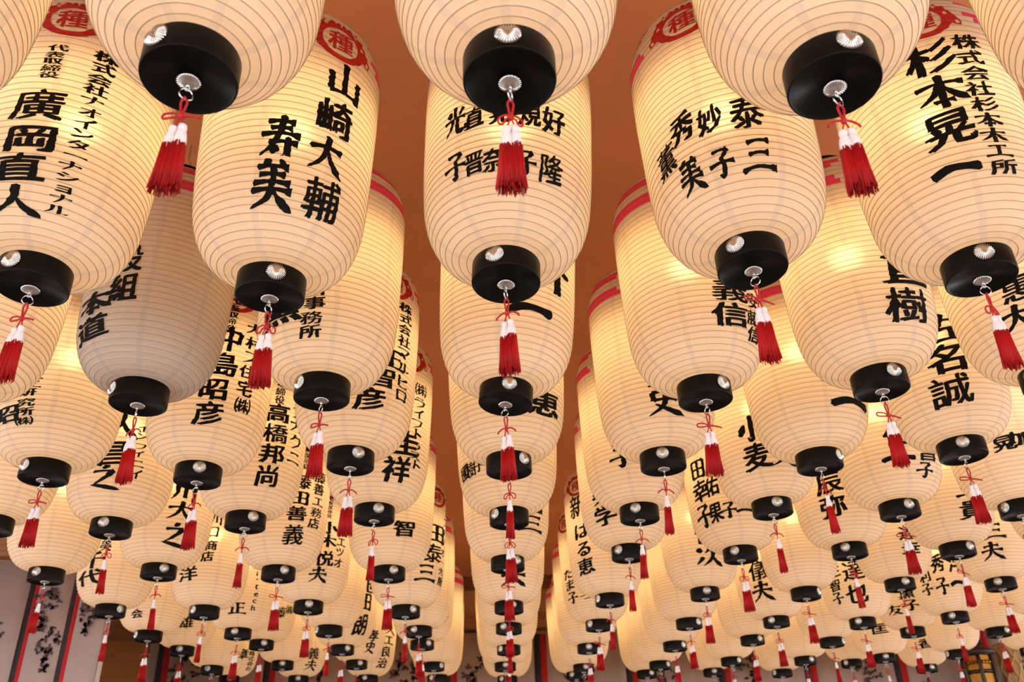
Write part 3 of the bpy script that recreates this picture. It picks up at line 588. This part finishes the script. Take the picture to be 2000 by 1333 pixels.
 (6,11,21.53,47.17,7.04,-14,21,'香0,1.2,0.73,0.5'),
]
NUM = ['', 'first', 'second', 'third', 'fourth', 'fifth', 'sixth', 'seventh', 'eighth', 'ninth', 'tenth', 'eleventh']
def where(c, r):
    n = 12 - r
    side = 'central row' if c == 0 else '%s row toward %s' % (NUM[abs(c)], 'partition' if c < 0 else 'gilded pole')
    return side + ', ' + NUM[n] + ' from back wall'
TILT = {(0, 2): (-0.05, 0.037), (0, 3): (0.0, 0.04), (-1, 2): (0.065, 0.02), (1, 2): (-0.04, 0.0)}
UNLIT = {(-2, 3)}
lamp = bpy.data.lights.new('bulb', 'POINT'); lamp.energy = BULB_W; lamp.color = BULB_COL; lamp.shadow_soft_size = 0.034
def in_frame(x, y, z):
    # a lantern cut by the picture's edge may carry its bulb outside the picture
    v = m.inverted() @ Vector(W(x, y, z)); f = 1732.19 / -v.z
    return abs(v.x * f) < 1000 and abs(v.y * f) < 666.5
rnd = random.Random(3)
for (c, r, x, y, h, turn, stud, text) in LANT:
    base = W(x, y, h); lan = empty('paper_lantern', base, math.radians(turn))
    tl = TILT.get((c, r), (rnd.uniform(-.008, .008), rnd.uniform(-.008, .008)))
    lan.rotation_mode = 'ZYX'; lan.rotation_euler = (tl[0], tl[1], math.radians(turn))
    if (c, r) in UNLIT: desc = 'unlit grey paper lantern with black characters'
    elif abs(turn) <= 50 and r == 2 and c != 0: desc = 'glowing red-crested paper lantern with black characters'
    elif text: desc = 'glowing paper lantern with black characters'
    else: desc = 'glowing unlettered paper lantern'
    tag(lan, desc + ', ' + where(c, r), 'lantern', 'paper lanterns hung in rows from the ceiling')
    obj('paper_shade', SHADE, lan); obj('rib_wires', RIBS, lan); obj('pink_band', BAND_U, lan); obj('pink_band', BAND_L, lan)
    cap = obj('bottom_cap', CAP, lan)
    if (c, r) == (0, 3): cap.rotation_mode = 'ZYX'; cap.rotation_euler = (0.0, 0.07 * math.cos(math.radians(turn)), 0)
    obj('top_ring', TOPR, lan, (0, 0, (HC + HB) * D)); obj('wire_handle_and_hook', HOOK, lan)
    a = math.radians(stud); so = obj('silver_stud', STUD, cap, (0.499 * math.sin(a) * D, -0.499 * math.cos(a) * D, 0.175 * D)); so.rotation_euler = (math.pi / 2, 0, a)
    bo = obj('silver_rosette', BOSS, cap); bo.rotation_euler = (math.pi, 0, 0)
    obj('hanging_ring', RING, cap, rot=(0, 0, rnd.uniform(0, 3.1)))
    vis = math.degrees(math.atan2(-x, y))
    if abs((turn - vis + 180) % 360 - 180) < 115: obj('red_crest', CRESTM, lan)
    if text:
        for me in lettering(text, rnd): obj('character', me, lan)
    if (c, r) not in UNLIT:
        obj('socket_with_added_shade', SOCKET_SHADE, lan); lo = bpy.data.objects.new('bulb' if in_frame(x, y, h + 2.85) else 'bulb_offscreen', lamp); link(lo, lan); lo.location = (0, 0, 2.85 * D)
    v = TAS[rnd.randrange(5) if r > 2 else [0, 1, 2][(c + r) % 3]]
    t = empty('silk_tassel', (base[0], base[1], base[2] - 0.25 * D), rnd.uniform(-.5, .5)); t.rotation_euler = (rnd.uniform(-.03, .03), rnd.uniform(-.03, .03), rnd.uniform(-.5, .5))
    tag(t, 'red and white silk tassel below lantern, ' + where(c, r), 'tassel', 'silk tassels under the lanterns')
    obj('cord', v[0], t); obj('bow_knot', v[1], t)
    for me in v[2]: obj('white_head', me, t)
    for me in v[3]: obj('red_fringe', me, t)
bpy.data.objects.remove(fo)

# ------------------------------------------------------------------ gilded ornament pole, bamboo weave and pole by the back wall
g = empty('gilded_pole', W(24.9, 48.6, FZ)); tag(g, 'tall dark pole topped by a gilded six-sided cabinet before the banners', 'ornament')
T0 = 8.35 - FZ
b_ = MB(); b_.lathe([(0.55, 0), (0.55, .3), (0.3, .5), (0.16, .9), (0.16, T0 - 4.6), (0.4, T0 - 4.4), (0.8, T0 - 4.1), (0.8, T0 - 4.0)], 24); obj('pole', b_.mesh('pole', DARKW), g)
for i in range(6):
    a = math.pi / 3 * i + .2; a2 = a + math.pi / 3
    p0 = Vector((.78 * math.cos(a), .78 * math.sin(a), 0)); p1 = Vector((.78 * math.cos(a2), .78 * math.sin(a2), 0))
    b_ = MB(); b_.tube([p0 + Vector((0, 0, T0 - 4.0)), p0 + Vector((0, 0, T0 - 2.0)), p0 * 1.06 + Vector((0, 0, T0 - 1.0)), p0 * .9 + Vector((0, 0, T0 - .25))], 0.10, 8); obj('corner_post', b_.mesh('corner_post', DARKW), g)
    for zz in (3.95, 2.6, 1.2, .3):
        b_ = MB(); b_.tube([p0 * .98 + Vector((0, 0, T0 - zz)), p1 * .98 + Vector((0, 0, T0 - zz))], 0.07, 6); obj('rail', b_.mesh('rail', DARKW), g)
    for (za, zb) in ((3.85, 2.7), (2.5, 1.3), (1.1, .4)):
        q0 = p0 * .93; q1 = p1 * .93; n = (q0 + q1).normalized() * .05; b_ = MB()
        V = [q0 + Vector((0, 0, T0 - za)), q1 + Vector((0, 0, T0 - za)), q1 + Vector((0, 0, T0 - zb)), q0 + Vector((0, 0, T0 - zb))]; V += [v - n for v in V]
        b_.add(V, [(0, 1, 2, 3), (7, 6, 5, 4), (0, 4, 5, 1), (1, 5, 6, 2), (2, 6, 7, 3), (3, 7, 4, 0)])
        for k in range(3):
            cc = q0.lerp(q1, (k + 1) / 4) + Vector((0, 0, T0 - (za + zb) / 2)) + n * .6; b_.lathe([(0.02, .10), (.08, .05), (.10, 0), (.08, -.05), (.02, -.10)], 8); 
            b_.V[-40:] = [tuple(Vector(v) + cc) for v in b_.V[-40:]]
        obj('gilded_panel', b_.mesh('gilded_panel', GOLD, False), g)
b_ = MB(); b_.lathe([(0.98, T0 - .32), (1.0, T0 - .2), (0.75, T0 - .05), (0.45, T0 + .12), (0.16, T0 + .2), (0.14, T0 + .32), (0.03, T0 + .4)], 24); obj('roof', b_.mesh('roof', DARKW), g)

ws = empty('woven_bamboo_tube', W(26.95, 49.2, FZ)); tag(ws, 'tall tan tube of woven bamboo strips standing beside the gilded pole', 'basket')
HT = 8.7 - FZ; b_ = MB(); b_.lathe([(0.50, 0.05), (0.50, HT)], 24); obj('inner_tube', b_.mesh('inner_tube', STRAW), ws)
for s in (-1, 1):
    for k in range(6):
        n = 120; P = [((.53 + .012 * math.sin(i * 2.0 + k)) * math.cos(s * i * .16 + k * math.pi / 3), (.53 + .012 * math.sin(i * 2.0 + k)) * math.sin(s * i * .16 + k * math.pi / 3), 0.05 + (HT - .1) * i / (n - 1)) for i in range(n)]
        b_ = MB(); b_.tube(P, 0.05, 5); obj('bamboo_strip', b_.mesh('bamboo_strip', STRAW), ws)
